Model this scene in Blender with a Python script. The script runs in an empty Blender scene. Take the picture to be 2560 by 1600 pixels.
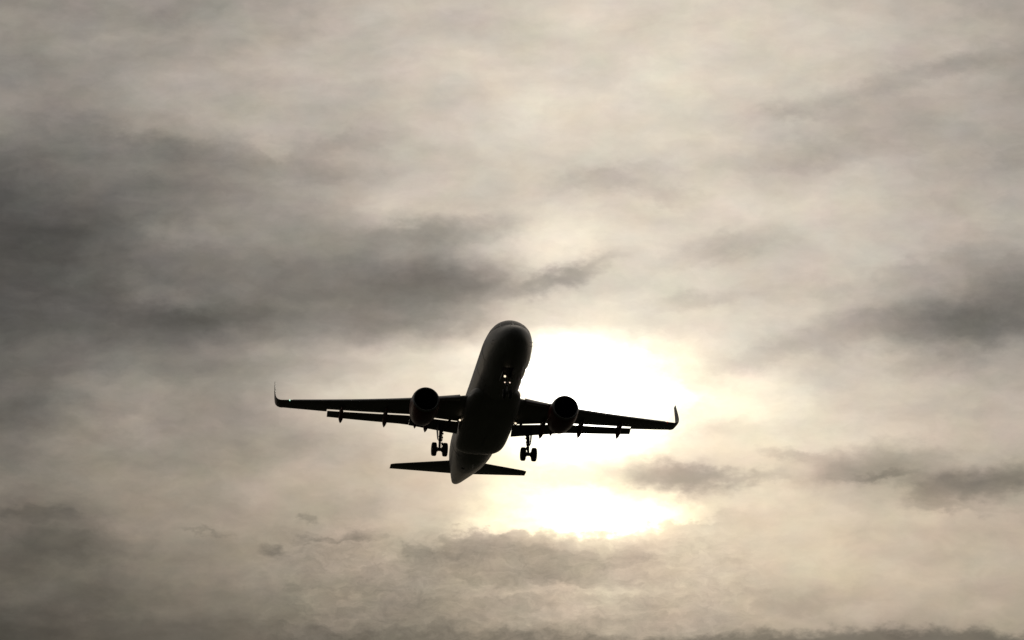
import bpy, bmesh, math, random
from mathutils import Vector, Matrix
random.seed(7)
R = math.radians
sc = bpy.context.scene
col = sc.collection

# ------------------------------------------------------------------ camera
ELEV = 21.7                       # the camera looks up at the approach path
FPX = 70.0 / 36.0 * 2560.0        # focal length in pixels of the photograph
cam_d = bpy.data.cameras.new('camera')
cam_d.lens = 70.0; cam_d.sensor_width = 36.0
cam_d.clip_start = 0.1; cam_d.clip_end = 60000
cam = bpy.data.objects.new('camera', cam_d); col.objects.link(cam)
CAM = Vector((0, 0, 1.7))
cam.location = CAM
cam.rotation_euler = (R(90 + ELEV), 0, 0)
sc.camera = cam
e = R(ELEV)
c_right = Vector((1, 0, 0)); c_fwd = Vector((0, math.cos(e), math.sin(e))); c_down = Vector((0, math.sin(e), -math.cos(e)))

# ------------------------------------------------------------------ view
sc.view_settings.view_transform = 'Standard'
sc.view_settings.look = 'None'
sc.view_settings.exposure = 0.0
sc.view_settings.gamma = 1.0
sc.cycles.max_bounces = 6

# ------------------------------------------------------------------ sun
def direction(px, py):            # a world direction seen at that place of the photograph
    return (c_fwd + c_right * ((px - 1280) / FPX) + c_down * ((py - 800) / FPX)).normalized()
SUN = direction(1458, 1001)
SUN_EL = math.asin(SUN.z); SUN_AZ = math.atan2(SUN.x, SUN.y)
sun_d = bpy.data.lights.new('sun', 'SUN'); sun_d.energy = 0.5; sun_d.angle = R(1); sun_d.color = (1.0, 0.93, 0.80)
sun = bpy.data.objects.new('sun', sun_d); col.objects.link(sun)
sun.rotation_euler = SUN.to_track_quat('Z', 'Y').to_euler()
sun.location = SUN * 500

# ------------------------------------------------------------------ world: Nishita sky behind a veil of altostratus
world = bpy.data.worlds.new('World'); sc.world = world; world.use_nodes = True
wt = world.node_tree; wt.nodes.clear()
N = wt.nodes; L = wt.links
def lk(a, b): L.new(a, b)
def put(sock, v):
    if hasattr(v, 'links'): lk(v, sock)
    else: sock.default_value = v
def mth(op, a, b=0.0, c=None, clamp=False):
    n = N.new('ShaderNodeMath'); n.operation = op; n.use_clamp = clamp
    put(n.inputs[0], a); put(n.inputs[1], b)
    if c is not None: put(n.inputs[2], c)
    return n.outputs[0]
def vec(op, a, b=None, out=0):
    n = N.new('ShaderNodeVectorMath'); n.operation = op
    put(n.inputs[0], a)
    if b is not None: put(n.inputs[1], b)
    return n.outputs[out]
def dot(a, b): return vec('DOT_PRODUCT', a, b, 'Value')
def xyz(x, y, z):
    n = N.new('ShaderNodeCombineXYZ'); put(n.inputs[0], x); put(n.inputs[1], y); put(n.inputs[2], z); return n.outputs[0]
def smooth(x, a, b, lo=0.0, hi=1.0):
    n = N.new('ShaderNodeMapRange'); n.interpolation_type = 'SMOOTHSTEP'; n.clamp = True
    put(n.inputs[0], x); put(n.inputs[1], a); put(n.inputs[2], b); put(n.inputs[3], lo); put(n.inputs[4], hi)
    return n.outputs[0]
def noise(v, scale, detail=4.0, rough=0.5, dist=0.0, color=False, lac=2.0, dim='2D'):
    n = N.new('ShaderNodeTexNoise'); n.noise_dimensions = dim
    put(n.inputs['Vector'], v); n.inputs['Scale'].default_value = scale; n.inputs['Detail'].default_value = detail
    n.inputs['Roughness'].default_value = rough; n.inputs['Distortion'].default_value = dist; n.inputs['Lacunarity'].default_value = lac
    return n.outputs['Color' if color else 'Fac']

tc = N.new('ShaderNodeTexCoord')
D = vec('NORMALIZE', tc.outputs['Generated'])
# angular chart of the western sky round the direction (azimuth 0, elevation ELEV); unit = 100 "marks" of about 1.15 degrees
dz = mth('MAXIMUM', dot(D, c_fwd), 0.15)
U = mth('MULTIPLY_ADD', mth('DIVIDE', dot(D, c_right), dz), FPX / 100, 12.8)
V = mth('MULTIPLY_ADD', mth('DIVIDE', dot(D, c_down), dz), FPX / 100, 8.0)
front = smooth(dot(D, c_fwd), 0.80, 0.95)
P0 = xyz(U, V, 0.0)
# the wind has drawn the clouds out: warp the chart before reading the cloud deck
w1 = vec('SUBTRACT', noise(xyz(mth('MULTIPLY_ADD', U, 0.55, 40.3), V, 0.0), 0.55, 3.0, 0.55, color=True), (0.5, 0.5, 0.5))
w2 = vec('SUBTRACT', noise(xyz(mth('MULTIPLY_ADD', U, 0.6, 100.1), V, 0.0), 1.9, 4.0, 0.6, color=True), (0.5, 0.5, 0.5))
Pw = vec('ADD', P0, vec('MULTIPLY', w1, (0.95, 0.7, 0)))
Pf = vec('ADD', Pw, vec('MULTIPLY', w2, (0.75, 0.42, 0)))
sp = N.new('ShaderNodeSeparateXYZ'); lk(Pf, sp.inputs[0]); UW, VW = sp.outputs[0], sp.outputs[1]

# broad brightness of the cloud deck (0..255), one ramp per band of elevation
DECK = [
 (0,   [140,143,146,150,158,170,182,192,198,204,208,208,200,194,184,174,158]),
 (1,   [141,146,150,155,164,178,190,199,202,206,210,210,204,196,188,178,164]),
 (2,   [140,146,152,162,170,180,187,198,208,213,216,214,206,194,178,166,160]),
 (3,   [134,138,150,166,176,178,184,196,210,212,214,210,198,180,170,166,160]),
 (4,   [106,114,122,128,146,162,176,192,204,204,206,198,186,178,176,170,162]),
 (5,  [80,96,108,120,136,154,188,193,197,200,206,208,204,196,188,178,168]),
 (6,  [74,80,98,126,138,144,152,172,208,224,216,204,198,194,188,180,170]),
 (7,  [76,78,94,114,120,121,120,128,168,198,210,212,198,198,170,152,138]),
 (8,  [82,84,98,103,110,130,132,152,200,240,229,212,206,192,163,136,122]),
 (9,  [98,108,122,126,142,168,200,226,264,330,300,240,220,199,186,168,158]),
 (10,  [100,122,146,150,152,185,210,228,250,330,325,262,232,208,198,184,174]),
 (11,  [106,132,136,140,144,164,200,234,276,320,300,238,224,211,197,188,180]),
 (12,  [118,126,140,138,156,168,186,204,250,262,232,208,214,182,166,154,148]),
 (13,  [106,110,130,139,149,156,186,204,246,295,290,222,208,200,190,182,172]),
 (14,  [95,100,114,125,135,144,156,156,158,172,192,198,198,194,187,178,173]),
 (15,  [85,88,96,103,112,124,138,144,152,166,178,183,177,174,172,166,165]),
 (16,  [76,80,86,92,99,110,124,134,140,146,150,154,155,154,150,148,144]),
]
ZMASK = 1.0e9                     # the running sum rides in the z of the chart vector, so that each step waits for the one before
acc = xyz(UW, VW, 0.0)
for i, (row, vals) in enumerate(DECK):
    q = N.new('ShaderNodeSeparateXYZ'); lk(acc, q.inputs[0])
    cr = N.new('ShaderNodeValToRGB'); el = cr.color_ramp; el.interpolation = 'CARDINAL'
    while len(el.elements) > 1: el.elements.remove(el.elements[-1])
    for k, v in enumerate(vals):
        s = el.elements[0] if k == 0 else el.elements.new(k / 16.0)
        s.position = k / 16.0; g = v / 400.0; s.color = (g, g, g, 1)
    lk(mth('DIVIDE', q.outputs[0], 25.6), cr.inputs[0])
    if i == 0: w = smooth(q.outputs[1], 0.0, 1.0, 1.0, 0.0)
    elif i == len(DECK) - 1: w = smooth(q.outputs[1], row - 1.0, float(row))
    else: w = smooth(mth('ABSOLUTE', mth('SUBTRACT', q.outputs[1], float(row))), 0.0, 1.0, 1.0, 0.0)
    acc = vec('ADD', acc, xyz(0.0, 0.0, mth('MULTIPLY', cr.outputs[0], w)))
q = N.new('ShaderNodeSeparateXYZ'); lk(acc, q.inputs[0]); base = q.outputs[2]
base = mth('MULTIPLY', base, 400.0)

# single clouds and gaps: centre x, y, half-width, half-height (in hundreds of marks), tilt in degrees (down to the right), strength, softness
CLOUDS = [
 (11.1, 5.82, 1.68, 0.325, -4, -27.2, 0.85), (15.2, 4.45, 1.29, 0.275, -6, -20.8, 0.85), (16.6, 4.85, 0.896, 0.25, 14, -19.2, 0.85),
 (9.4, 7.15, 3.81, 1.01, 3, -10.6, 0.85), (11.8, 7.35, 1.68, 0.75, 8, -14.6, 0.85), (14.15, 6.9, 1.23, 0.25, -16, -41.6, 0.85), (13, 7.6, 1.01, 0.625, -20, 12.8, 0.9),
 (18, 6.2, 1.46, 0.3, -12, -20.8, 0.85), (19.6, 7.3, 1.12, 0.35, -6, -11.2, 0.85), (17.2, 7.55, 1.01, 0.216, -8, -19.2, 0.85),
 (21.4, 8.25, 1.79, 0.51, -8, -25.9, 0.85), (24.6, 7.6, 1.57, 0.828, -24, -19.8, 0.85), (23.9, 8.5, 1.23, 0.656, -18, -20.2, 0.85), (18.9, 8.9, 1.12, 0.275, -14, -19.2, 0.85),
 (22.7, 6.75, 2.91, 0.275, -16, -9.6, 0.85),
 (16.9, 11.9, 1.15, 0.336, 4, -52.7, 0.7), (18.4, 11.9, 0.65, 0.179, 6, -25.5, 0.7), (19.9, 11.35, 0.65, 0.146, 8, -25.5, 0.7), (19.3, 11.85, 0.5, 0.157, -8, -22.1, 0.7),
 (22, 11.55, 1.55, 0.432, -8, -33.1, 0.7), (22, 11.93, 1, 0.101, -6, -22.1, 0.7), (23.6, 12.2, 0.95, 0.448, -14, -39, 0.7), (25.1, 12, 0.9, 0.42, -26, -29.8, 0.7), (24, 12.75, 1, 0.112, 3, -13.6, 0.7),
 (15.2, 11.5, 0.9, 0.392, -14, -6.8, 0.8), (14.6, 11.9, 0.8, 0.28, 10, -8.5, 0.8),
 (14.3, 10.95, 1.68, 0.438, 0, 16, 0.85),
 (8.9, 13.38, 0.42, 0.146, -4, -33.2, 0.9), (6.75, 13.72, 0.32, 0.134, 6, -30.6, 0.9), (7.95, 13.55, 0.55, 0.0672, -2, -21.7, 0.9), (5.2, 13.32, 0.5, 0.056, 8, -15.3, 0.9),
 (10.3, 13.75, 0.35, 0.179, 20, -25.5, 0.7), (7.7, 12.9, 0.16, 0.112, 0, -22.1, 0.7), (9.1, 12.6, 0.8, 0.336, -10, -13.6, 0.8),
 (1.7, 13.6, 1.7, 0.448, 2, -18.7, 0.7), (0.7, 12.9, 1.6, 0.157, 4, -11.9, 0.7), (1.5, 10.4, 1.23, 0.5, 6, -12.8, 0.85), (0.3, 14.2, 0.6, 0.336, 0, -11.9, 0.8),
 (5.6, 10.3, 1.34, 0.438, 0, -9.6, 0.85), (5.2, 9.1, 1.46, 0.625, 5, -9.6, 0.85), (3.4, 8.5, 2.13, 0.488, -12, -10.2, 0.85), (5, 7.9, 1.57, 0.275, 4, -11.2, 0.85),
 (4.5, 5.87, .8, .3, 4, 14, .9), (3.1, 10.6, 1.12, 0.25, 10, 11.2, 0.85), (4.3, 7.4, 1.46, 0.275, 22, 12.8, 0.85),
 (14, 5.7, 1.01, 0.625, -10, 12.8, 0.9), (13.6, 6.6, 1.12, 0.312, -8, 14.4, 0.85),
 (6.9, 3.85, 0.56, 0.135, 40, 8, 0.85), (3.2, 3.5, 1.46, 0.312, 16, -9.6, 0.85), (0.9, 3.15, 1.34, 0.25, 8, -8, 0.85), (7.6, 4.25, 1.57, 0.25, 2, -12.8, 0.85), (5, 3.72, 1.79, 0.216, 8, -9.6, 0.85), (8.6, 3.6, 1.23, 0.216, -10, -12.8, 0.85),
 (24.3, 1.6, 1.46, 0.275, -14, -11.2, 0.85), (21.4, 2.3, 2.24, 0.275, -16, -14.4, 0.85), (20.6, 3.8, 1.79, 0.325, -6, -14.4, 0.85), (25, 3.9, 1.12, 0.312, 0, -8, 0.85), (19.6, 2.9, 0.56, 0.135, 0, -9.6, 0.85),
 (12, 0.8, 1.79, 0.375, 4, -6.4, 0.9), (10, 2, 1.79, 0.375, 10, -4.8, 0.9), (4.4, 0.3, 0.896, 0.25, -20, -9.6, 0.85),
 (18.6, 10, 1.46, 0.562, 0, 14.4, 0.9), (17.2, 10.7, 1.01, 0.312, 0, -11.2, 0.85), (20.9, 10.2, 1.34, 0.375, -10, 6.4, 0.9), (14.2, 12.5, 2.0, .34, 0, 26, .8), (18.4, 12.6, 1.9, 0.246, -4, 10.2, 0.8),
 (12.3, 14.6, 1.6, 0.392, -3, -10.2, 0.7), (10.1, 15, 1.6, 0.392, 6, -11.9, 0.7), (12.9, 14.8, 1.5, 0.134, -4, 17, 0.7), (14.4, 15.3, 1.4, 0.179, -2, 18.7, 0.7), (10.9, 14.75, 0.9, 0.224, 4, 13.6, 0.7), (15, 14.75, 1, 0.0896, 3, 15.3, 0.7),
 (16.6, 15.2, 1.4, 0.336, 0, -11.9, 0.8), (20, 15.1, 1.9, 0.224, -10, -11.9, 0.8), (9, 14.35, 1.8, 0.336, 0, -6.8, 0.8),
]
fine = vec('SUBTRACT', noise(xyz(mth('MULTIPLY_ADD', U, 0.55, 16.9), V, 0.0), 4.2, 3.0, 0.62, color=True), (0.5, 0.5, 0.5))
Pc = vec('ADD', P0, vec('ADD', vec('MULTIPLY', w2, (0.9, 0.5, 0)), vec('MULTIPLY', fine, (0.55, 0.34, 0))))
Pc = vec('ADD', Pc, vec('MULTIPLY', w1, (0.5, 0.3, 0)))
qc = N.new('ShaderNodeSeparateXYZ'); lk(Pc, qc.inputs[0]); acc = xyz(qc.outputs[0], qc.outputs[1], 0.0)
for (cx, cy, rx, ry, rot, amp, soft) in CLOUDS:
    mp = N.new('ShaderNodeMapping'); mp.vector_type = 'TEXTURE'
    mp.inputs['Location'].default_value = (cx, cy, 0); mp.inputs['Rotation'].default_value = (0, 0, R(rot)); mp.inputs['Scale'].default_value = (rx, ry, ZMASK)
    lk(acc, mp.inputs['Vector'])
    r = vec('LENGTH', mp.outputs[0], None, 'Value')
    t = smooth(r, max(0.0, 0.95 - soft), 1.0 + soft * 0.95, float(amp) * .95, 0.0)
    acc = vec('ADD', acc, xyz(0.0, 0.0, t))
q = N.new('ShaderNodeSeparateXYZ'); lk(acc, q.inputs[0]); detail = q.outputs[2]

# banks with a ragged upper edge: everything below a line is cloud of its own depth
spc = N.new('ShaderNodeSeparateXYZ'); lk(Pc, spc.inputs[0]); UC, VC = spc.outputs[0], spc.outputs[1]
rag = mth('SUBTRACT', noise(xyz(mth('MULTIPLY_ADD', U, 0.8, 71.5), V, 0.0), 2.2, 4.0, 0.58), 0.5)
VR = mth('MULTIPLY_ADD', rag, 0.7, VC)
def line(points):                 # elevation of an edge as a smooth curve over azimuth
    cr = N.new('ShaderNodeValToRGB'); el = cr.color_ramp; el.interpolation = 'EASE'
    while len(el.elements) > 1: el.elements.remove(el.elements[-1])
    for k, (x, y) in enumerate(points):
        s = el.elements[0] if k == 0 else el.elements.new(x / 25.6)
        s.position = x / 25.6; g = y / 16.0; s.color = (g, g, g, 1)
    lk(mth('DIVIDE', UC, 25.6), cr.inputs[0])
    return mth('MULTIPLY', cr.outputs[0], 16.0)
# bank under the sun: top edge, then dark just below it, fading further down
edge = mth('SUBTRACT', VR, line([(9.5, 14.4), (10.6, 13.8), (11.2, 13.25), (12.6, 13.3), (14.2, 13.4), (15.6, 13.35), (17.0, 13.05), (18.5, 12.8), (20.5, 12.9)]))
bank = mth('MULTIPLY', smooth(edge, -0.14, 0.24), smooth(edge, 0.3, 1.5, 1.0, 0.0))
bank = mth('MULTIPLY', bank, smooth(UC, 9.6, 11.4)); bank = mth('MULTIPLY', bank, smooth(UC, 15.5, 18.5, 1.0, 0.0))
detail = mth('MULTIPLY_ADD', bank, -22.0, detail)
glow = mth('MULTIPLY', smooth(edge, -0.9, -0.1), smooth(edge, -0.10, 0.10, 1.0, 0.0))
glow = mth('MULTIPLY', glow, mth('MULTIPLY', smooth(UC, 10.4, 12.6), smooth(UC, 16.8, 18.8, 1.0, 0.0)))
detail = mth('MULTIPLY_ADD', glow, 36.0, detail)
# dark band along the foot of the frame
foot = smooth(mth('SUBTRACT', VC, line([(0, 15.1), (3, 15.4), (6, 15.55), (9, 15.75), (11, 15.6), (14, 15.85), (16.6, 15.95), (20, 15.85), (21.5, 15.68), (24, 15.75), (25.6, 15.85)])), -0.16, 0.20)
detail = mth('MULTIPLY_ADD', foot, mth('ADD', -6.0, smooth(U, 5.0, 18.0, 0.0, -42.0)), detail)

# cloud texture: drawn-out fibres, softer above, rippled low in the sky
f1 = mth('SUBTRACT', noise(vec('ADD', xyz(mth('MULTIPLY', U, 0.42), V, 0.0), vec('MULTIPLY', w1, (0.9, 0.9, 0))), 0.85, 6.0, 0.55), 0.5)
f2 = mth('SUBTRACT', noise(vec('ADD', xyz(mth('MULTIPLY_ADD', U, 0.5, 143.0), V, 0.0), vec('MULTIPLY', w2, (0.5, 0.5, 0))), 2.2, 6.0, 0.64), 0.5)
low = mth('MULTIPLY', smooth(VW, 12.6, 14.0), mth('MULTIPLY', smooth(UW, 5.5, 8.5), smooth(UW, 17.5, 20.0, 1.0, 0.0)))
f3 = mth('SUBTRACT', noise(vec('ADD', xyz(mth('MULTIPLY_ADD', U, 0.42, 211.0), V, 0.0), vec('MULTIPLY', w2, (0.4, 0.7, 0))), 6.5, 4.0, 0.62), 0.5)
tex = mth('MULTIPLY', f1, 40.0)
tex = mth('MULTIPLY_ADD', f2, mth('MULTIPLY_ADD', smooth(base, 228.0, 285.0), 46.0, mth('MULTIPLY_ADD', low, 26.0, 19.0)), tex)
tex = mth('MULTIPLY_ADD', f3, mth('MULTIPLY_ADD', low, 33.0, 3.0), tex)
lum = mth('ADD', mth('ADD', base, detail), tex)
lum = mth('ADD', lum, smooth(lum, 225.0, 262.0, -4.0, 0.0))
# the rest of the sky dome: even overcast, darker away from the sun
sz = N.new('ShaderNodeSeparateXYZ'); lk(D, sz.inputs[0])
far = mth('MULTIPLY_ADD', smooth(dot(D, tuple(SUN)), -0.4, 0.95), 95.0, 52.0)
far = mth('MULTIPLY_ADD', mth('SUBTRACT', noise(D, 3.0, 4.0, 0.55, dim='3D'), 0.5), 60.0, far)
mx = N.new('ShaderNodeMix'); mx.data_type = 'FLOAT'; put(mx.inputs[0], front); put(mx.inputs[2], far); put(mx.inputs[3], lum)
lum = mth('MAXIMUM', mx.outputs[0], 40.0)
lin = mth('POWER', mth('DIVIDE', lum, 255.0), 2.2)
# tint of the cloud light: neutral grey where thick, warm where thin, white near the sun
tint = N.new('ShaderNodeValToRGB'); tr = tint.color_ramp
while len(tr.elements) > 1: tr.elements.remove(tr.elements[-1])
TINT = [(60, (1.02, 1, .93)), (90, (1.05, 1, .91)), (130, (1.10, 1, .875)), (170, (1.13, 1, .86)), (210, (1.12, 1, .83)), (240, (1.11, 1, .80)), (262, (1.09, 1, .77)), (300, (1.03, 1, .84)), (360, (1.0, 1, .95))]
for k, (v, c) in enumerate(TINT):
    s = tr.elements[0] if k == 0 else tr.elements.new(v / 400.0)
    s.position = v / 400.0; s.color = (c[0] / 1.2, c[1] / 1.2, c[2] / 1.2, 1)
lk(mth('DIVIDE', lum, 400.0), tint.inputs[0])
hue = vec('SUBTRACT', noise(xyz(mth('MULTIPLY_ADD', U, 0.6, 403), V, 0.0), 0.9, 2.0, 0.6, color=True), (0.5, 0.5, 0.5))
tcol = vec('MULTIPLY', tint.outputs[0], vec('ADD', (1.2, 1.2, 1.2), vec('MULTIPLY', hue, (0.16, 0.06, 0.14))))
lowwarm = smooth(VW, 8.0, 14.0)
tcol = vec('MULTIPLY', tcol, xyz(mth('MULTIPLY_ADD', lowwarm, .07, 1.0), 1.0, mth('MULTIPLY_ADD', lowwarm, -.11, 1.0)))
cloud = vec('MULTIPLY', tcol, xyz(lin, lin, lin))
# aureole of the veiled sun
ang = mth('ARCCOSINE', mth('MINIMUM', dot(D, tuple(SUN)), 0.999999))
au = mth('MULTIPLY', mth('POWER', 2.71828, mth('MULTIPLY', mth('POWER', mth('DIVIDE', ang, R(1.0)), 2.0), -1.0)), 5.0)
cloud = vec('ADD', cloud, vec('MULTIPLY', xyz(au, au, au), (1.0, 0.95, 0.86)))
sky = N.new('ShaderNodeTexSky'); sky.sky_type = 'NISHITA'; sky.sun_disc = False
sky.sun_elevation = SUN_EL; sky.sun_rotation = SUN_AZ; sky.altitude = 0; sky.air_density = 1.0; sky.dust_density = 2.0
bg1 = N.new('ShaderNodeBackground'); lk(sky.outputs[0], bg1.inputs[0]); bg1.inputs[1].default_value = 0.05
bg2 = N.new('ShaderNodeBackground'); lk(cloud, bg2.inputs[0]); bg2.inputs[1].default_value = 1.0
mxs = N.new('ShaderNodeMixShader'); mxs.inputs[0].default_value = 0.97     # closed deck: hardly any clear sky comes through
lk(bg1.outputs[0], mxs.inputs[1]); lk(bg2.outputs[0], mxs.inputs[2])
wo = N.new('ShaderNodeOutputWorld'); lk(mxs.outputs[0], wo.inputs[0])
world.cycles.sampling_method = 'MANUAL'; world.cycles.sample_map_resolution = 512

# ------------------------------------------------------------------ materials
def material(name, base=(.5, .5, .5), rough=.4, metal=0.0, coat=0.0, coat_rough=.05, var=.06, scale=1.2, stretch=(.25, 1, 1), emit=None, emit_s=0.0, spec=.5, grime=None, spec_tint=None):
    m = bpy.data.materials.new(name); m.use_nodes = True; t = m.node_tree; b = t.nodes['Principled BSDF']
    tc = t.nodes.new('ShaderNodeTexCoord'); mp = t.nodes.new('ShaderNodeMapping'); mp.inputs['Scale'].default_value = stretch
    t.links.new(tc.outputs['Object'], mp.inputs[0])
    nz = t.nodes.new('ShaderNodeTexNoise'); nz.inputs['Scale'].default_value = scale; nz.inputs['Detail'].default_value = 6; nz.inputs['Roughness'].default_value = .6
    t.links.new(mp.outputs[0], nz.inputs['Vector'])
    rp = t.nodes.new('ShaderNodeValToRGB'); rp.color_ramp.elements[0].position = .3; rp.color_ramp.elements[1].position = .7
    lo = [max(0, c * (1 - var * 2)) for c in (grime or base)]; hi = [min(1, c * (1 + var)) for c in base]
    rp.color_ramp.elements[0].color = (*lo, 1); rp.color_ramp.elements[1].color = (*hi, 1)
    t.links.new(nz.outputs['Fac'], rp.inputs[0]); t.links.new(rp.outputs[0], b.inputs['Base Color'])
    mr = t.nodes.new('ShaderNodeMapRange'); mr.inputs[3].default_value = max(.02, rough - .07); mr.inputs[4].default_value = min(1, rough + .09)
    t.links.new(nz.outputs['Fac'], mr.inputs[0]); t.links.new(mr.outputs[0], b.inputs['Roughness'])
    b.inputs['Metallic'].default_value = metal; b.inputs['Coat Weight'].default_value = coat; b.inputs['Coat Roughness'].default_value = coat_rough
    b.inputs['Specular IOR Level'].default_value = spec
    if emit: b.inputs['Emission Color'].default_value = (*emit, 1); b.inputs['Emission Strength'].default_value = emit_s
    return m
M = {
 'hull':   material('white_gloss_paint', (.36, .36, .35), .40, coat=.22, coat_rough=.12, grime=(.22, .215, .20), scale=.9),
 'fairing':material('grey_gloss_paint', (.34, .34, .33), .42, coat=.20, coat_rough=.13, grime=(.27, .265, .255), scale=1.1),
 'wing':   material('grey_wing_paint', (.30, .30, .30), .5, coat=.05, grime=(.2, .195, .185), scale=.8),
 'slat':   material('bare_leading_edge', (.42, .42, .43), .38, metal=.85, grime=(.33, .33, .33)),
 'red':    material('red_engine_paint', (.16, .010, .008), .42, coat=.15, coat_rough=.16, grime=(.11, .008, .007), scale=1.4),
 'lip':    material('polished_inlet_lip', (.34, .34, .35), .32, metal=.8, grime=(.26, .26, .26)),
 'metal':  material('dark_titanium', (.20, .19, .18), .42, metal=.9, grime=(.12, .11, .1)),
 'duct':   material('inlet_duct_liner', (.035, .035, .037), .7, grime=(.02, .02, .02), spec=.2),
 'blade':  material('fan_blade_titanium', (.05, .05, .055), .5, metal=.6, grime=(.03, .03, .03)),
 'glass':  material('cockpit_glass', (.008, .009, .011), .22, coat=0, spec=.25, var=.02),
 'rubber': material('tyre_rubber', (.018, .018, .018), .8, grime=(.03, .028, .026), scale=4),
 'gear':   material('gear_grey_paint', (.20, .20, .195), .5, grime=(.10, .095, .09), scale=5),
 'rim':    material('wheel_rim_metal', (.38, .38, .37), .4, metal=.6, grime=(.16, .15, .14), scale=5),
 'lamp':   material('landing_lamp_lens', (.9, .9, .9), .2, emit=(1.0, .80, .56), emit_s=1.45),
 'lampdim':material('taxi_lamp_lens', (.9, .9, .9), .2, emit=(1.0, .76, .58), emit_s=1.5),
 'nav':    material('starboard_lamp_lens', (.2, .9, .6), .2, emit=(.55, 1.0, .75), emit_s=1.5),
 'navred': material('port_lamp_lens', (.9, .1, .08), .2, emit=(1.0, .06, .04), emit_s=.25),
}
gm = bpy.data.materials.new('dark_grass'); gm.use_nodes = True; t = gm.node_tree; b = t.nodes['Principled BSDF']
tcg = t.nodes.new('ShaderNodeTexCoord'); n1 = t.nodes.new('ShaderNodeTexNoise'); n1.inputs['Scale'].default_value = .02; n1.inputs['Detail'].default_value = 12; n1.inputs['Roughness'].default_value = .65
t.links.new(tcg.outputs['Object'], n1.inputs['Vector']); rp = t.nodes.new('ShaderNodeValToRGB')
rp.color_ramp.elements[0].position = .35; rp.color_ramp.elements[0].color = (.010, .014, .006, 1)
rp.color_ramp.elements[1].position = .68; rp.color_ramp.elements[1].color = (.026, .024, .014, 1)
t.links.new(n1.outputs['Fac'], rp.inputs[0]); t.links.new(rp.outputs[0], b.inputs['Base Color']); b.inputs['Roughness'].default_value = .95; b.inputs['Specular IOR Level'].default_value = .1

# ------------------------------------------------------------------ helpers
def link_mesh(name, bm, mat, parent=None, smooth_=True, sharp=35):
    bmesh.ops.recalc_face_normals(bm, faces=bm.faces[:])
    me = bpy.data.meshes.new(name)
    if smooth_:
        for f in bm.faces: f.smooth = True
        for ed in bm.edges:
            if len(ed.link_faces) == 2 and ed.calc_face_angle(0) > R(sharp): ed.smooth = False
    bm.to_mesh(me); bm.free()
    mats = mat if isinstance(mat, (list, tuple)) else [mat]
    for m_ in mats: me.materials.append(m_)
    o = bpy.data.objects.new(name, me); col.objects.link(o)
    if parent is not None: o.parent = parent
    return o
def loft(bm, rings, cap=True, closed=True, mi=0):
    vs = [[bm.verts.new(p) for p in r] for r in rings]
    n = len(vs[0]); fs = []
    for a, b_ in zip(vs[:-1], vs[1:]):
        for i in range(n if closed else n - 1):
            j = (i + 1) % n
            try: fs.append(bm.faces.new((a[i], a[j], b_[j], b_[i])))
            except ValueError: pass
    if cap and closed:
        for r in (vs[0], vs[-1]):
            try: fs.append(bm.faces.new(r))
            except ValueError: pass
    for f in fs: f.material_index = mi
    return vs
def tube(bm, p0, p1, r0, r1=None, n=14, mi=0):
    p0 = Vector(p0); p1 = Vector(p1); r1 = r0 if r1 is None else r1
    d = (p1 - p0).normalized(); a = d.orthogonal().normalized(); b_ = d.cross(a)
    rings = [[p + (a * math.cos(2 * math.pi * i / n) + b_ * math.sin(2 * math.pi * i / n)) * r for i in range(n)] for p, r in ((p0, r0), (p1, r1))]
    loft(bm, rings, mi=mi)
def revolve(bm, prof, c, axis='x', n=48, cap=False, mi=0, sy=1.0, sz=1.0):
    rings = []
    for (a, r) in prof:
        ring = []
        for i in range(n):
            th = 2 * math.pi * i / n
            if axis == 'x': ring.append(Vector((c[0] + a, c[1] + r * sy * math.cos(th), c[2] + r * sz * math.sin(th))))
            else: ring.append(Vector((c[0] + r * math.cos(th), c[1] + a, c[2] + r * math.sin(th))))
        rings.append(ring)
    return loft(bm, rings, cap=cap, mi=mi)
def box(bm, c, s, rot=None, mi=0, bevel=.0):
    r = bmesh.ops.create_cube(bm, size=1)
    for v in r['verts']:
        p = Vector((v.co.x * s[0], v.co.y * s[1], v.co.z * s[2]))
        if rot is not None: p = rot @ p
        v.co = p + Vector(c)
    for f in {f for v in r['verts'] for f in v.link_faces}: f.material_index = mi
def interp(tab, x):
    if x <= tab[0][0]: return tab[0][1]
    for k in range(len(tab) - 1):
        (x0, y0), (x1, y1) = tab[k], tab[k + 1]
        if x <= x1:
            m0 = (y1 - tab[k - 1][1]) / (x1 - tab[k - 1][0]) if k > 0 else (y1 - y0) / (x1 - x0)
            m1 = (tab[k + 2][1] - y0) / (tab[k + 2][0] - x0) if k + 2 < len(tab) else (y1 - y0) / (x1 - x0)
            t = (x - x0) / (x1 - x0); h = x1 - x0
            return (2*t**3 - 3*t**2 + 1) * y0 + (t**3 - 2*t**2 + t) * h * m0 + (-2*t**3 + 3*t**2) * y1 + (t**3 - t**2) * h * m1
    return tab[-1][1]

# ------------------------------------------------------------------ ground
bm = bmesh.new()
rings = []
for r in (1, 60, 400, 2000, 8000, 24000):
    rings.append([Vector((r * math.cos(2 * math.pi * i / 72), r * math.sin(2 * math.pi * i / 72), 0)) for i in range(72)])
loft(bm, rings, cap=False); bmesh.ops.contextual_create(bm, geom=[v for v in bm.verts if v.co.length < 1.5])
g = link_mesh('ground', bm, gm, smooth_=False); g['kind'] = 'structure'; g['label'] = 'dark grassland below the approach path'

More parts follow.
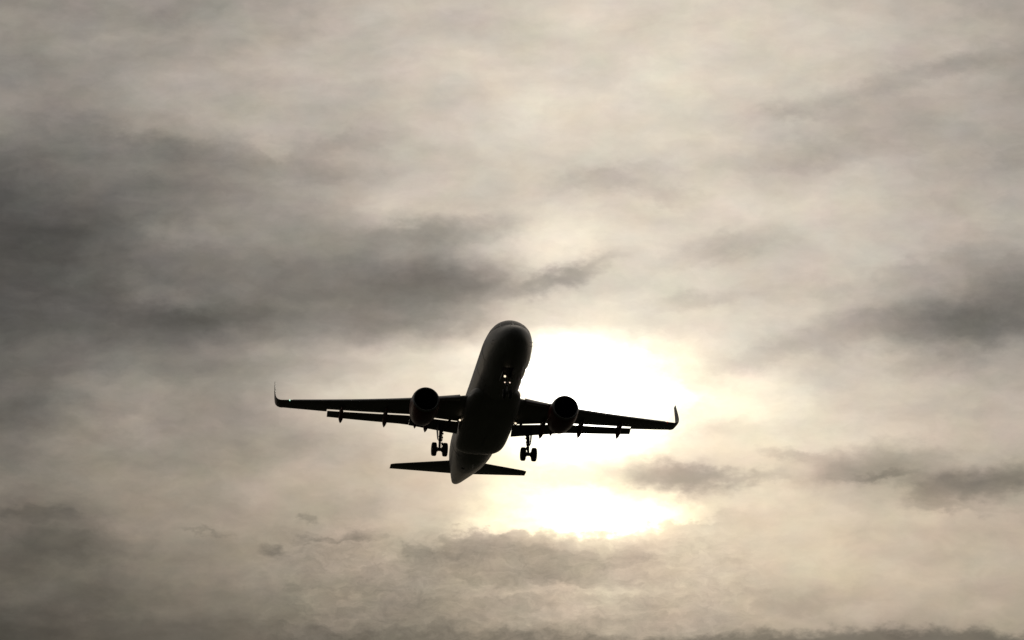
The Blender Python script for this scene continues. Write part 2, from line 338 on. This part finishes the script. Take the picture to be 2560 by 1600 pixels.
# ------------------------------------------------------------------ aircraft frame: x aft from the nose, y to starboard, z up
jet = bpy.data.objects.new('passenger_jet', None); col.objects.link(jet)
jet['label'] = 'twin-engine passenger jet coming in to land, wheels and flaps down, dark against the bright clouds'
jet['category'] = 'airplane'
Rc = Matrix(((-0.15279261, -0.98825636, -0.00194452), (0.42704039, -0.06424928, -0.90194708), (0.89123001, -0.13864124, 0.4318422)))
Tc = Vector((0.344, 0.312, 153.9))
toW = Matrix((c_right, c_down, c_fwd)).transposed()          # columns: camera right, down, forward in the world
Rw = toW @ Rc; Tw = CAM + toW @ Tc
ORG = Vector((18.0, 0, -2.6))                                 # the Empty sits under the belly
MW = Rw.to_4x4(); MW.translation = Tw + Rw @ ORG
jet.matrix_world = MW
OFF = Matrix.Translation(-ORG)
def part(name, bm, mat, parent=None, **k):
    for v in bm.verts: v.co = OFF @ v.co
    return link_mesh(name, bm, mat, parent or jet, **k)

# fuselage -------------------------------------------------------
TOP = [(0, -.55), (.12, -.27), (.35, -.06), (.8, .27), (1.15, .44), (1.5, .62), (1.9, 1.0), (2.35, 1.38), (2.9, 1.70), (3.5, 1.89), (4.2, 1.99), (5.2, 2.05), (6.5, 2.07), (10, 2.07), (24, 2.07), (28, 2.06), (31, 2.0), (34, 1.82), (36.2, 1.58), (37.3, 1.38), (37.57, 1.25)]
BOT = [(0, -.55), (.12, -.83), (.35, -1.05), (.8, -1.31), (1.5, -1.56), (2.5, -1.78), (3.5, -1.92), (4.5, -2.01), (5.5, -2.06), (6.5, -2.07), (10, -2.07), (23, -2.07), (24.5, -2.02), (26, -1.86), (28, -1.51), (30, -1.06), (32, -.58), (34, -.08), (36, .44), (37.2, .82), (37.57, 1.0)]
WID = [(0, 0), (.12, .33), (.35, .60), (.8, .93), (1.5, 1.28), (2.3, 1.55), (3.2, 1.76), (4.2, 1.89), (5.2, 1.95), (6.3, 1.975), (10, 1.975), (23, 1.975), (25, 1.95), (27, 1.82), (29, 1.62), (31, 1.34), (33, 1.03), (35, .73), (36.5, .48), (37.3, .32), (37.57, .15)]
def fus(x, th, off=0.0):          # th: 0 = starboard side, 90 = top
    t = interp(TOP, x); b_ = interp(BOT, x); w = interp(WID, x); zc = (t + b_) / 2 * .5 + (-.04 if 5 < x < 24 else 0) + .5 * (b_ + w if x < 24 else (t + b_) / 2)
    zc = max(min(zc, t - .01), b_ + .01)
    s = math.sin(th); c = math.cos(th)
    h = (t - zc) if s >= 0 else (zc - b_)
    return Vector((x, (w + off) * c, zc + (h + off) * s))
bm = bmesh.new()
xs = [0.004, .03, .07, .12, .2, .35, .55, .8, 1.1, 1.5, 1.9, 2.3, 2.7, 3.2, 3.7, 4.2, 4.8, 5.5, 6.3] + [7 + i for i in range(17)] + [24 + .6 * i for i in range(1, 22)] + [36.9, 37.2, 37.4, 37.55]
nth = 72
loft(bm, [[fus(x, 2 * math.pi * i / nth) for i in range(nth)] for x in xs])
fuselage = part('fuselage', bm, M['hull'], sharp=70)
def patch(name, x0, x1, t0, t1, mat, parent, nx=6, nt=6, off=.012, quad=None, thick=.02):
    bm = bmesh.new(); g_ = []
    for i in range(nx + 1):
        row = []
        for j in range(nt + 1):
            a, c = i / nx, j / nt
            if quad:      # four corners (x, th) : p00, p10, p11, p01
                p = [(1 - a) * (1 - c) * q0 + a * (1 - c) * q1 + a * c * q2 + (1 - a) * c * q3 for q0, q1, q2, q3 in zip(*quad)]
            else: p = (x0 + (x1 - x0) * a, t0 + (t1 - t0) * c)
            row.append(p)
        g_.append(row)
    outer = [[bm.verts.new(fus(p[0], R(p[1]), off)) for p in row] for row in g_]
    inner = [[bm.verts.new(fus(p[0], R(p[1]), off - thick)) for p in row] for row in g_]
    for i in range(nx):
        for j in range(nt):
            bm.faces.new((outer[i][j], outer[i+1][j], outer[i+1][j+1], outer[i][j+1]))
            bm.faces.new((inner[i][j], inner[i][j+1], inner[i+1][j+1], inner[i+1][j]))
    for i in range(nx):
        for j in (0, nt): bm.faces.new((outer[i][j], inner[i][j], inner[i+1][j], outer[i+1][j]))
    for j in range(nt):
        for i in (0, nx): bm.faces.new((outer[i][j], outer[i][j+1], inner[i][j+1], inner[i][j]))
    return part(name, bm, mat, parent)
# flight-deck windows: two windshields, then two side panes on each side
for s in (1, -1):
    m_ = (lambda a: a) if s == 1 else (lambda a: 180 - a)
    for q in ([(1.54, 88.0), (2.30, 88.4), (2.44, 57), (1.78, 47)], [(1.84, 44), (2.50, 54), (3.02, 38), (2.40, 27)], [(2.50, 26), (3.08, 37), (3.60, 31), (3.42, 22)]):
        patch('cockpit_window', 0, 0, 0, 0, M['glass'], fuselage, quad=[(a, m_(b_)) for a, b_ in q])
    # cabin windows
    for k in range(33):
        x = 6.6 + k * .533 * 1.42
        if x > 29.6: break
        th = 15.0
        patch('cabin_window', x, x + .24, m_(th - 5), m_(th + 5), M['glass'], fuselage, 2, 2, off=.004, thick=.012)
    # doors: a raised rim line
    for (x, w_, z0, z1) in ((5.05, .82, -27, 32), (30.2, .80, -20, 32)):
        patch('cabin_door', x, x + w_, m_(z0), m_(z1), M['hull'], fuselage, 6, 14, off=.014, thick=.03)
    for x in (14.2, 15.1):
        patch('overwing_exit', x, x + .5, m_(0), m_(27), M['hull'], fuselage, 3, 6, off=.012, thick=.03)
patch('cargo_door', 7.9, 9.7, -50, -8, M['hull'], fuselage, 6, 8, off=.012, thick=.03)
patch('cargo_door', 24.2, 25.9, -46, -8, M['hull'], fuselage, 6, 8, off=.012, thick=.03)
# aerials under the belly
for x, h in ((8.6, .30), (24.6, .28)):
    bm = bmesh.new(); loft(bm, [[Vector((x + a * (1 - k * .35) + k * .18, b_ * (1 - k * .5), -2.05 - h * k)) for a, b_ in ((0, 0), (.12, .03), (.36, 0), (.12, -.03))] for k in (0, 1)])
    part('blade_antenna', bm, M['hull'], fuselage)
for s in (1, -1):
    for (x, th) in ((2.05, -12), (2.35, -20)):
        p = fus(x, R(th if s == 1 else 180 - th)); bm = bmesh.new(); q = p + Vector((-.02, .13 * s, -.03))
        tube(bm, p, q, .018); tube(bm, q, q + Vector((-.22, 0, 0)), .016, .01); part('pitot_probe', bm, M['metal'], fuselage)
patch('nose_gear_bay_shade', 3.95, 5.55, -103, -77, M['duct'], fuselage, 6, 6, off=.006, thick=.012)  # flat dark patch on the skin, painting the shade of the open bay
patch('outflow_valve', 26.6, 27.1, -74, -66, M['duct'], fuselage, 2, 2, off=.008, thick=.012)
# tail cone exhaust
bm = bmesh.new(); revolve(bm, [(0, .13), (.06, .14), (.16, .11), (.16, .075), (.02, .07)], (37.45, 0, 1.13), n=20, cap=True); part('apu_exhaust', bm, M['metal'], fuselage)

# belly fairing --------------------------------------------------
bm = bmesh.new(); rings = []
FB = [(9.3, -1.55), (9.8, -1.95), (10.6, -2.14), (11.8, -2.24), (13.2, -2.38), (15, -2.45), (18, -2.52), (20, -2.50), (21.2, -2.38), (22.0, -2.18), (22.5, -1.93)]
FW = [(9.3, .9), (9.8, 1.62), (10.4, 1.93), (11.0, 2.06), (12, 2.19), (13.5, 2.27), (15, 2.28), (18, 2.25), (20, 2.20), (21.2, 2.06), (22.0, 1.70), (22.5, 1.1)]
FT = [(9.3, -1.2), (10.2, -.75), (11.5, -.35), (13, -.3), (15, -.45), (19, -.55), (21, -.75), (22, -1.1), (22.5, -1.6)]
for i in range(49):
    x = 9.3 + (22.5 - 9.3) * i / 48
    b_, w, t_ = interp(FB, x), interp(FW, x), interp(FT, x); zc = (t_ + b_) / 2; ring = []
    for k in range(48):
        th = 2 * math.pi * k / 48; c, s = math.cos(th), math.sin(th); p_ = 2.5
        ring.append(Vector((x, w * math.copysign(abs(c) ** (2 / p_), c), zc + (t_ - zc) * math.copysign(abs(s) ** (2 / p_), s))))
    rings.append(ring)
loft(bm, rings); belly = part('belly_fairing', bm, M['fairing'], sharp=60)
bm = bmesh.new(); box(bm, (18.1, 0, -2.535), (1.9, .02, .012)); part('gear_bay_seam', bm, M['metal'], belly)

# wing -----------------------------------------------------------
def wLE(y): return 12.22 + (y - 1.95) * .513
def wTE(y): return 18.12 + (y - 1.95) * .045 if y < 6.4 else 18.32 + (y - 6.4) * .315
def wz(y): return -1.12 + (y - 1.95) * .089 + .80 * (max(0, y - 2) / 15) ** 2 + .13 * (1 - (min(y, 17) / 17) ** 4)
def wtc(y): return .145 - .035 * min(1, (y - 1.95) / 6) - .004 * max(0, (y - 8) / 9)
def winc(y): return R(3.2 - 4.0 * (y - 1.95) / 15)
def naca(t, x): return 5 * t * (.2969 * math.sqrt(max(x, 0)) - .126 * x - .3516 * x * x + .2843 * x ** 3 - .1015 * x ** 4)
def foil(le, chord, tc, inc, y, x0=0.0, x1=1.0, n=14, camber=.012, up=None, s=1, droop=0):
    """ring of a wing section from x0 to x1 of its chord"""
    pts = []
    ux = [x0 + (x1 - x0) * (1 - math.cos(math.pi * i / n)) / 2 for i in range(n + 1)]
    def P(x, side):
        zz = side * naca(tc, x) + camber * (1 - (2 * x - 1) ** 2) * 1.0
        dx, dz = x * chord, zz * chord
        return Vector((le[0] + dx * math.cos(inc) + dz * math.sin(inc), s * y, le[1] - dx * math.sin(inc) + dz * math.cos(inc)))
    for x in ux: pts.append(P(x, 1))
    for x in reversed(ux if x1 < .995 else ux[:-1]): pts.append(P(x, -1))
    if x0 <= 0: pts.pop()
    return pts
FY = 13.25                         # outboard end of the flaps
def cut(y): return .765 if y < 6.4 else .755
def flap_chord(y): return 1.40 - (y - 2.2) * .075 if y < 6.4 else 1.06 - (y - 6.4) * .050
def mk_wing(s):
    bm = bmesh.new()
    ys = [1.2, 1.95, 2.6, 3.4, 4.4, 5.4, 6.35, 6.45, 7.5, 8.6, 9.8, 11, 12.2, FY]
    loft(bm, [foil((wLE(max(y, 1.6)), wz(max(y, 1.6))), (wTE(y) - wLE(max(y, 1.6))), wtc(max(y, 1.95)), winc(y), y, 0, cut(y), s=s) for y in ys])
    ys = [FY + .005, 14, 15, 16, 16.6, 17.0]
    loft(bm, [foil((wLE(y), wz(y)), (wTE(y) - wLE(y)), wtc(y), winc(y), y, 0, 1, s=s) for y in ys])
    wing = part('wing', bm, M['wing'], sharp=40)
    wing['label'] = ('starboard wing, ' if s == 1 else 'port wing, ') + 'drooped flaps and upturned tip'
    # upturned tip
    bm = bmesh.new(); rings = []
    zt = wz(17.0); c0 = wTE(17) - wLE(17)
    path = [(0, 0, 0), (.24, .04, 8), (.44, .13, 24), (.59, .30, 48), (.66, .54, 72), (.69, .82, 83), (.71, 1.35, 88), (.715, 2.0, 89), (.72, 2.42, 89)]
    for k, (dy, dzz, a) in enumerate(path):
        f = k / (len(path) - 1); L_ = [0, .23, .43, .64, .9, 1.18, 1.72, 2.37, 2.80][k]
        ch = c0 * (1 - .10 * L_ / .8) if L_ < .8 else c0 * .90 * (1 - (L_ - .8) / 2.12 * .62)
        xle = wLE(17) + .35 * L_ + max(0, L_ - .6) * .32
        ring = foil((xle, 0), ch, .09 if L_ < .7 else .08, 0, 0, s=1, camber=.0)
        out = []
        for p in ring:
            zz = p.z; out.append(Vector((p.x, s * (17.0 + dy - zz * math.sin(R(a))), zt + dzz + zz * math.cos(R(a)))))
        rings.append(out)
    loft(bm, rings); part('winglet', bm, M['red'] if False else M['wing'], wing, sharp=60)
    # slats, drooped ahead of the leading edge
    for (ya, yb) in ((2.75, 5.15), (6.35, 8.9), (8.93, 11.4), (11.43, 13.85), (13.88, 16.2)):
        bm = bmesh.new(); rings = []
        for k in range(5):
            y = ya + (yb - ya) * k / 4; c = wTE(y) - wLE(y); ex = .05 * c + .10
            rings.append(foil((wLE(y) - ex, wz(y) - .024 * c - .06), c * .5, wtc(y) * 1.35, winc(y) + R(-16), y, 0, .30, n=8, camber=.05, s=s))
        loft(bm, rings); part('slat', bm, M['slat'], wing, sharp=50)
    # flaps
    for (ya, yb, nm) in ((2.30, 6.375, 0), (6.385, FY - .03, 1)):
        bm = bmesh.new(); rings = []
        for k in range(9):
            y = ya + (yb - ya) * k / 8; c = wTE(y) - wLE(y); fc = flap_chord(y)
            xx = wLE(y) + cut(y) * c * math.cos(winc(y)); zz = wz(y) - cut(y) * c * math.sin(winc(y))
            rings.append(foil((xx + FLAP_DX[nm], zz + FLAP_DZ[nm]), fc, .15, R(FLAP_A), y, 0, 1, n=9, camber=.02, s=s))
        loft(bm, rings); part('flap', bm, M['wing'], wing, sharp=50)
    # flap track fairings: canoe under wing and flap
    for (y, L_, r_, drop) in ((12.05, 2.7, .205, .0), (8.4, 3.1, .215, .0), (5.85, 2.4, .17, -.15), (4.95, 3.3, .24, .0)):
        c = wTE(y) - wLE(y); x1 = FT_X(y); x0 = x1 - L_
        zf = wz(y) - .75 * c * math.sin(winc(y)) - .16
        bm = bmesh.new(); rings = []
        for k in range(15):
            t_ = k / 14; x = x0 + L_ * t_
            rr = r_ * ((t_ / .70) ** .5 if t_ < .70 else max(0.0, 1 - ((t_ - .70) / .30) ** 1.7)) + .004
            kink = max(0, t_ - .5) * L_
            zc = zf - .12 - .04 * t_ - kink * math.tan(R(17))
            rings.append([Vector((x, s * y + rr * math.cos(2 * math.pi * i / 16), zc + 1.35 * rr * math.sin(2 * math.pi * i / 16))) for i in range(16)])
        loft(bm, rings); part('flap_track_fairing', bm, M['red'], wing, sharp=60)
    # flap carriage brackets seen across the slot
    for y in (12.05, 8.4, 4.95, 3.05):
        c = wTE(y) - wLE(y); x = wLE(y) + cut(y) * c; z = wz(y) - cut(y) * c * math.sin(winc(y)) - .06
        bm = bmesh.new(); box(bm, (x + .1, s * y, z - .05), (.9, .34 if y > 3.2 else .2, .12)); part('flap_bracket', bm, M['wing'], wing)
    # static wicks on the trailing edge
    for y in (13.9, 14.8, 15.6, 16.3):
        bm = bmesh.new(); tube(bm, (wTE(y) - .03, s * y, wz(y) - (wTE(y) - wLE(y)) * math.sin(winc(y))), (wTE(y) + .16, s * y, wz(y) - .02), .008, .004, 6); part('static_wick', bm, M['metal'], wing)
    # navigation lamp in the leading edge near the tip
    y = 16.45; bm = bmesh.new(); revolve(bm, [(-.07, .002), (-.055, .035), (0, .05), (.1, .05)], (wLE(y) + .02, s * y, wz(y)), n=12, cap=True)
    part('navigation_lamp', bm, M['nav'] if s == 1 else M['navred'], wing)
    # landing lamp under the wing root
    bm = bmesh.new(); lx, ly, lz = 15.6, s * 2.36, -1.74
    revolve(bm, [(0, .135), (.05, .15), (.2, .12), (.26, .03)], (lx, ly, lz), n=20, cap=True); box(bm, (lx + .22, ly, lz + .2), (.10, .06, .40))
    hous = part('landing_lamp', bm, M['gear'], wing)
    bm = bmesh.new(); revolve(bm, [(-.012, .085), (-.03, .001)], (lx, ly, lz), n=20, cap=True); part('lamp_lens', bm, M['lamp'], wing)
    return wing
FLAP_DX = (.02, .04); FLAP_DZ = (-.20, -.165); FLAP_A = 24
def FT_X(y):
    c = wTE(y) - wLE(y); return wLE(y) + cut(y) * c + flap_chord(y) * math.cos(R(FLAP_A)) + {12.05: .55, 8.4: .60, 5.85: .45, 4.95: .62}[y]
for s in (1, -1): mk_wing(s)

# engines --------------------------------------------------------
def mk_engine(s):
    C = (10.62, s * 5.75, -2.14)
    bm = bmesh.new()
    revolve(bm, [(.16, 1.10), (.35, 1.145), (.8, 1.185), (1.4, 1.20), (2.0, 1.185), (2.6, 1.12), (3.1, 1.03), (3.5, .945), (3.5, .915), (3.0, .93), (2.2, .95)], C, n=64)
    eng = part('engine', bm, M['red'], sharp=50)
    eng['label'] = ('starboard' if s == 1 else 'port') + ' engine under the wing with dark red cowling'
    bm = bmesh.new()
    revolve(bm, [(.155, 1.098), (.06, 1.06), (.01, 1.015), (0, .985), (.02, .955), (.08, .925), (.16, .905)], C, n=64); part('inlet_lip', bm, M['lip'], eng)
    bm = bmesh.new(); revolve(bm, [(.165, .903), (.4, .875), (.8, .865), (1.25, .87), (2.2, .93)], C, n=64); part('inlet_duct', bm, M['duct'], eng)
    bm = bmesh.new()
    for k in range(36):
        a = 2 * math.pi * k / 36; pts = []
        for (r_, tw, w) in ((.26, 20, .16), (.55, 42, .17), (.86, 62, .19)):
            for q in (-1, 1):
                y_ = q * w / 2 * math.sin(R(tw)); x_ = q * w / 2 * math.cos(R(tw))
                pts.append(Vector((C[0] + 1.12 + x_, C[1] + r_ * math.cos(a) - y_ * math.sin(a), C[2] + r_ * math.sin(a) + y_ * math.cos(a))))
        vs = [bm.verts.new(p) for p in pts]
        bm.faces.new((vs[0], vs[1], vs[3], vs[2])); bm.faces.new((vs[2], vs[3], vs[5], vs[4]))
    bmesh.ops.solidify(bm, geom=bm.faces[:], thickness=.012)
    part('fan', bm, M['blade'], eng)
    bm = bmesh.new(); revolve(bm, [(.62, .004), (.75, .10), (.95, .2), (1.12, .26), (1.3, .27)], C, n=32, cap=True); part('spinner', bm, M['duct'], eng)
    bm = bmesh.new(); revolve(bm, [(1.3, .9), (1.32, .2)], C, n=40); part('fan_stator', bm, M['duct'], eng)
    bm = bmesh.new(); revolve(bm, [(2.6, .70), (3.2, .66), (3.8, .57), (4.35, .44), (4.6, .37), (4.6, .345), (4.2, .36)], C, n=40); part('core_nozzle', bm, M['metal'], eng)
    bm = bmesh.new(); revolve(bm, [(4.1, .25), (4.5, .22), (4.9, .12), (5.15, .01)], C, n=28, cap=True); part('exhaust_plug', bm, M['metal'], eng)
    # pylon
    bm = bmesh.new(); rings = []
    for (x, w, zt, zb) in ((11.7, .05, -1.08, -1.25), (12.3, .17, -.88, -1.4), (13.4, .24, -.66, -1.4), (14.6, .24, -.70, -1.5), (15.6, .2, -.85, -1.7), (16.6, .14, -.95, -1.35), (17.3, .03, -1.0, -1.12)):
        rings.append([Vector((x, s * 5.75 + a, z)) for a, z in ((w, zt), (w, zb), (w * .3, zb - .06), (-w * .3, zb - .06), (-w, zb), (-w, zt))])
    loft(bm, rings); part('pylon', bm, M['fairing'], eng)
    # strake on the inboard side
    bm = bmesh.new(); a = R(35); rr = 1.19; cy = s * 5.75 - s * rr * math.cos(a); cz = C[2] + rr * math.sin(a)
    loft(bm, [[Vector((11.6, cy, cz)), Vector((12.5, cy - s * .26, cz + .2)), Vector((12.9, cy - s * .26, cz + .2)), Vector((12.9, cy, cz))], [Vector((11.6, cy + .02, cz - .02)), Vector((12.5, cy - s * .26 + .02, cz + .18)), Vector((12.9, cy - s * .26 + .02, cz + .18)), Vector((12.9, cy + .02, cz - .02))]])
    part('strake', bm, M['red'], eng)
for s in (1, -1): mk_engine(s)

# tailplane and fin ----------------------------------------------
for s in (1, -1):
    bm = bmesh.new(); rings = []
    for y in (.25, .9, 1.8, 3, 4.2, 5.2, 5.95, 6.2, 6.36):
        le = 30.95 + y * .56 + (0.0 if y < 6.1 else (.02 if y < 6.3 else .09)); te = 34.85 + y * .155; z = .82 + y * .103
        rings.append(foil((le, z), te - le, .10 if y < 6 else .075, R(-2), y, 0, 1, n=10, camber=0, s=s))
    loft(bm, rings); hs = part('tailplane', bm, M['wing'], sharp=50)
    bm = bmesh.new(); rings = []
    for y in (1.2, 6.0):
        te = 34.75 + y * .155; z = .82 + y * .103 + (te - 30.55 - y * .62) * math.sin(R(2)); rings.append([Vector((te - .62 * (1 if y < 3 else .55), s * y, z - .055)), Vector((te - .60 * (1 if y < 3 else .55), s * y, z - .058)), Vector((te - .60 * (1 if y < 3 else .55), s * y, z - .02)), Vector((te - .62 * (1 if y < 3 else .55), s * y, z - .02))])
    loft(bm, rings); part('elevator_hinge', bm, M['metal'], hs)
bm = bmesh.new(); rings = []
for z in (1.5, 2.2, 3.2, 4.6, 6, 7.3, 7.75, 7.85):
    le = 28.6 + (z - 1.6) * .93 + (.12 if z > 7.7 else 0) - (max(0, 2.6 - z) * .9); te = 34.9 + (z - 1.6) * .2
    ring = foil((le, 0), te - le, .10, 0, 0, camber=0, n=12); rings.append([Vector((p.x, p.z, z)) for p in ring])
loft(bm, rings); part('fin', bm, M['red'], sharp=50)

# landing gear ---------------------------------------------------
def wheel(C, r, w, parent):
    bm = bmesh.new(); h = w / 2
    prof = [(-h * .72, r * .52), (-h * .95, r * .62), (-h, r * .78), (-h * .9, r * .91), (-h * .62, r * .985), (-h * .2, r), (-h * .17, r * .985), (-h * .11, r * .985), (-h * .08, r), (h * .08, r), (h * .11, r * .985), (h * .17, r * .985), (h * .2, r), (h * .62, r * .985), (h * .9, r * .91), (h, r * .78), (h * .95, r * .62), (h * .72, r * .52)]
    revolve(bm, prof, C, axis='y', n=40, mi=0)
    revolve(bm, [(-h * .72, r * .53), (-h * .6, r * .47), (-h * .35, r * .42), (-h * .30, r * .16), (-h * .8, r * .13), (-h * .85, .01)], C, axis='y', n=28, mi=1)
    revolve(bm, [(h * .72, r * .53), (h * .6, r * .47), (h * .35, r * .42), (h * .30, r * .16), (h * .8, r * .13), (h * .85, .01)], C, axis='y', n=28, mi=1)
    return part('wheel', bm, [M['rubber'], M['rim']], parent, sharp=50)
def mk_main(s):
    A = Vector((17.7, s * 3.795, -3.62)); T = Vector((17.45, s * 3.70, -1.35)); K = A.lerp(T, .36)
    bm = bmesh.new()
    tube(bm, A + Vector((0, 0, -.06)), K, .085, .085, 18); tube(bm, K, T, .135, .15, 18)
    tube(bm, K + Vector((0, 0, -.05)), K + Vector((0, 0, .1)), .165, .165, 18)
    tube(bm, A + Vector((0, -.62, 0)), A + Vector((0, .62, 0)), .075, .075, 14)
    tube(bm, A + Vector((0, -.16, 0)), A + Vector((0, .16, 0)), .15, .15, 16)
    gear = part('main_landing_gear', bm, M['gear'])
    gear['label'] = ('starboard' if s == 1 else 'port') + ' main landing gear with two wheels, lowered'
    for q in (-1, 1):
        wheel(A + Vector((0, q * .465, 0)), .585, .415, gear)
        bm = bmesh.new(); revolve(bm, [(-.13, .10), (-.11, .21), (.11, .23), (.13, .12)], A + Vector((0, q * .27, 0)), axis='y', n=24, cap=True); part('brake', bm, M['metal'], gear)
    bm = bmesh.new()
    k1 = A + Vector((.42, 0, .34)); 
    for q in (-.09, .09):
        tube(bm, A + Vector((.06, q, .06)), k1 + Vector((0, q * .3, 0)), .03, .025, 8); tube(bm, K + Vector((.1, q, .02)), k1 + Vector((0, q * .3, 0)), .03, .025, 8)
    part('torque_link', bm, M['gear'], gear)
    bm = bmesh.new(); m0 = A.lerp(T, .66) + Vector((-.05, -s * .10, 0)); m1 = Vector((17.2, s * 2.9, -1.5))
    tube(bm, m0, m0.lerp(m1, .5), .05, .05, 10); tube(bm, m0.lerp(m1, .5), m1, .06, .06, 10); tube(bm, m0.lerp(m1, .48) + Vector((0, 0, -.06)), m0.lerp(m1, .52) + Vector((0, 0, .1)), .08, .08, 10)
    tube(bm, A.lerp(T, .80) + Vector((0, -s * .1, 0)), m0.lerp(m1, .5), .03, .03, 8)
    part('side_stay', bm, M['gear'], gear)
    # hoses and small fittings on the leg
    bm = bmesh.new()
    prev = None
    for k in range(11):
        f = .14 + k * .075; p = A.lerp(T, f) + Vector((-.12, -s * (.17 + .035 * math.sin(k * 2.3)), 0))
        if prev is not None: tube(bm, prev, p, .020, .020, 6)
        if k in (1, 4, 6, 8): box(bm, p + Vector((0, s * .03, 0)), (.12, .14, .10))
        prev = p
    box(bm, A.lerp(T, .18) + Vector((-.1, -s * .2, .02)), (.13, .13, .16)); tube(bm, A.lerp(T, .10) + Vector((-.1, -s * .12, 0)), A.lerp(T, .22) + Vector((-.1, -s * .22, 0)), .02, .02, 6)
    part('hydraulic_hose', bm, M['metal'], gear)
    # leg door on the outboard side, edge on to the nose
    bm = bmesh.new(); rings = []
    for (f, w, o) in ((.40, .25, .20), (.55, .40, .24), (.8, .55, .30), (1.0, .6, .34), (1.06, .6, .36)):
        p = A.lerp(T, f) + Vector((0, s * o, 0)); rings.append([p + Vector((-w * .8, -.02, 0)), p + Vector((w, -.02, 0)), p + Vector((w, .02, 0)), p + Vector((-w * .8, .02, 0))])
    loft(bm, rings); part('leg_door', bm, M['fairing'], gear)
    bm = bmesh.new()
    for f in (.5, .85):
        bm = bmesh.new(); tube(bm, A.lerp(T, f), A.lerp(T, f) + Vector((0, s * .26, 0)), .025, .025, 8); part('door_link', bm, M['gear'], gear)
for s in (1, -1): mk_main(s)
# nose gear
A = Vector((5.0, -.03, -3.72)); T = Vector((5.25, 0, -1.9)); bm = bmesh.new()
tube(bm, A, A.lerp(T, .42), .05, .05, 14); tube(bm, A.lerp(T, .42), T, .09, .10, 16); tube(bm, A + Vector((0, -.36, 0)), A + Vector((0, .36, 0)), .045, .045, 12)
tube(bm, A.lerp(T, .40), A.lerp(T, .5), .115, .115, 16); tube(bm, A.lerp(T, .60) + Vector((-.02, 0, 0)), Vector((4.15, 0, -2.0)), .045, .05, 10)
nose = part('nose_landing_gear', bm, M['gear']); nose['label'] = 'nose landing gear, lowered, with lit lamps on its leg'
for q in (-1, 1): wheel(A + Vector((0, q * .25, 0)), .385, .22, nose)
bm = bmesh.new(); k1 = A.lerp(T, .26) + Vector((.3, 0, 0)); tube(bm, A + Vector((.05, 0, .04)), k1, .025, .02, 8); tube(bm, A.lerp(T, .5) + Vector((.08, 0, 0)), k1, .025, .02, 8); part('torque_link', bm, M['gear'], nose)
def lamp(y, z, x, r_, mat, nm):
    bm = bmesh.new(); revolve(bm, [(0, r_), (.02, r_ * 1.15), (.12, r_ * .9), (.18, r_ * .3)], (x, y, z), n=18, cap=True); tube(bm, (x + .1, y, z), (5.1, 0, z + .02), .018, .018, 6); part(nm + '_housing', bm, M['gear'], nose)
    bm = bmesh.new(); revolve(bm, [(-.010, r_ * .86), (-.024, .001)], (x, y, z), n=18, cap=True); part(nm, bm, mat, nose)
lamp(.17, -2.30, 4.86, .105, M['lamp'], 'takeoff_lamp')
lamp(.17, -2.80, 4.9, .055, M['lampdim'], 'turnoff_lamp'); lamp(-.23, -2.80, 4.9, .055, M['lampdim'], 'turnoff_lamp')
for q in (-1, 1):
    bm = bmesh.new(); rings = []
    for (z, o) in ((-2.0, .38), (-2.2, .44), (-2.42, .46)): rings.append([Vector((4.0, q * o, z)), Vector((5.5, q * o, z)), Vector((5.5, q * (o + .03), z)), Vector((4.0, q * (o + .03), z))])
    loft(bm, rings); part('gear_door', bm, M['wing'], nose)
